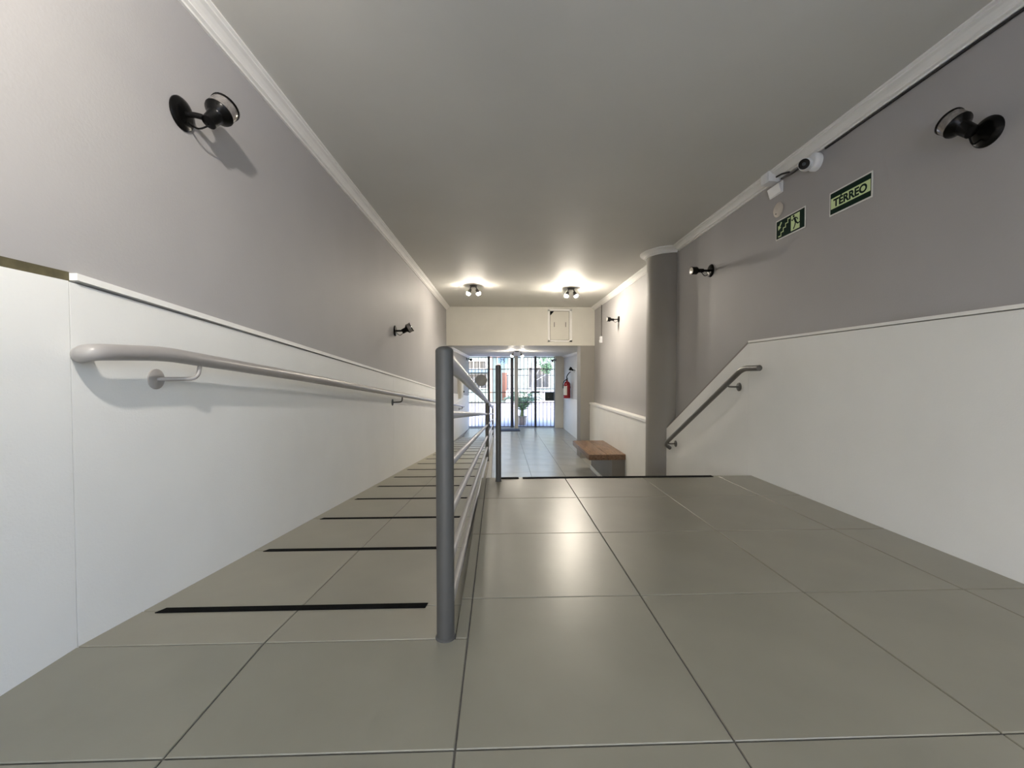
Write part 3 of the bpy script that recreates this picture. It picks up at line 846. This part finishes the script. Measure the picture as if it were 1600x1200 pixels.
# house across the street
t = thing('house', 'pale blue-green house with a pinkish pillar porch across the street', 'house', (0, 30, LOW))
MB().box(-14, 16, 30.0, 34, LOW - .1, 4.6).build('wall', 'house', t, False)
MB().box(-14.2, 16.2, 29.7, 34.2, 4.6, 4.85, .02).build('roof_edge', 'render', t)
for x in (-.55, .02):
    MB().box(x - .13, x + .13, 29.3, 29.6, LOW - .05, 2.6, .01).build('pillar', 'pink', t)
MB().box(-.8, 1.6, 29.2, 30.0, 2.6, 2.85, .02).build('porch_roof', 'render', t)
MB().box(.28, .62, 29.93, 30.02, LOW, .95, .01).build('door', 'terracotta', t)
MB().box(.66, 1.0, 29.95, 30.02, LOW, .95, .01).build('door', 'render', t)
def far_window(x0, x1, z0, z1, n):
    w = MB()
    for a in ((x0 - .06, x0, z0 - .06, z1 + .06), (x1, x1 + .06, z0 - .06, z1 + .06), (x0, x1, z1, z1 + .06), (x0, x1, z0 - .06, z0)):
        w.box(a[0], a[1], 29.90, 30.02, a[2], a[3])
    f = w.build('window', 'render', t, False)
    MB().box(x0, x1, 29.97, 30.01, z0, z1).build('pane', 'glass_dark', f, False)
    for k in range(1, n):
        x = x0 + (x1 - x0) * k / n
        MB().box(x - .015, x + .015, 29.93, 29.97, z0, z1).build('glazing_bar', 'render', f, False)
far_window(-2.15, -.85, -.15, .80, 3)
far_window(-2.6, -.9, 1.25, 1.75, 4)
far_window(2.2, 3.6, -.1, 1.3, 3)
far_window(4.6, 6.0, -.1, 1.3, 3)
far_window(-5.2, -3.6, -.1, 1.3, 3)
MB().prism(None, [(-2.6, 29.98, 1.12), (-2.6, 29.3, .98), (-2.6, 29.3, 1.02), (-2.6, 29.98, 1.18)], [(-.75, 29.98, 1.12), (-.75, 29.3, .98), (-.75, 29.3, 1.02), (-.75, 29.98, 1.18)]).build('awning', 'ink', t, False)

# street tree on the far pavement
tx, ty = 2.05, 25.3
t = thing('street_tree', 'street tree with a pale trunk and loose green crown across the road', 'tree', (tx, ty, LOW))
MB().tube([(tx, ty, LOW - .05), (tx + .02, ty, .2), (tx + .05, ty, 1.0), (tx + .10, ty, 2.2)], [.11, .09, .075, .055], 12).build('trunk', 'trunk', t)
for bx, bz in ((.75, 1.5), (.55, 2.3), (-.5, 2.5), (1.0, .9)):
    MB().tube(fillet([(tx + .04, ty, .35 if bz < 1.6 else 1.2), (tx + bx * .4, ty, bz * .62), (tx + bx, ty, bz)], .2), .024, 8).build('branch', 'trunk', t)
mb = MB()
for k in range(1500):
    c = random.choice([(tx + .75, ty, 1.75, .7), (tx + .2, ty, 2.6, .9), (tx - .6, ty, 2.9, .7), (tx + 1.2, ty + .2, 2.3, .8), (tx + .9, ty, 1.2, .35)])
    d = Vector((random.gauss(0, 1), random.gauss(0, 1), random.gauss(0, 1))).normalized() * c[3] * random.random() ** .4
    p = Vector(c[:3]) + d
    u = Vector((random.gauss(0, 1), random.gauss(0, 1), random.gauss(0, 1))).normalized()
    w = u.orthogonal().normalized()
    s = random.uniform(.05, .09)
    mb.add([p - u * s, p + w * s * .5, p + u * s, p - w * s * .5], [(0, 1, 2, 3)])
o = mb.build('crown', 'crown', t)
o['kind'] = 'stuff'
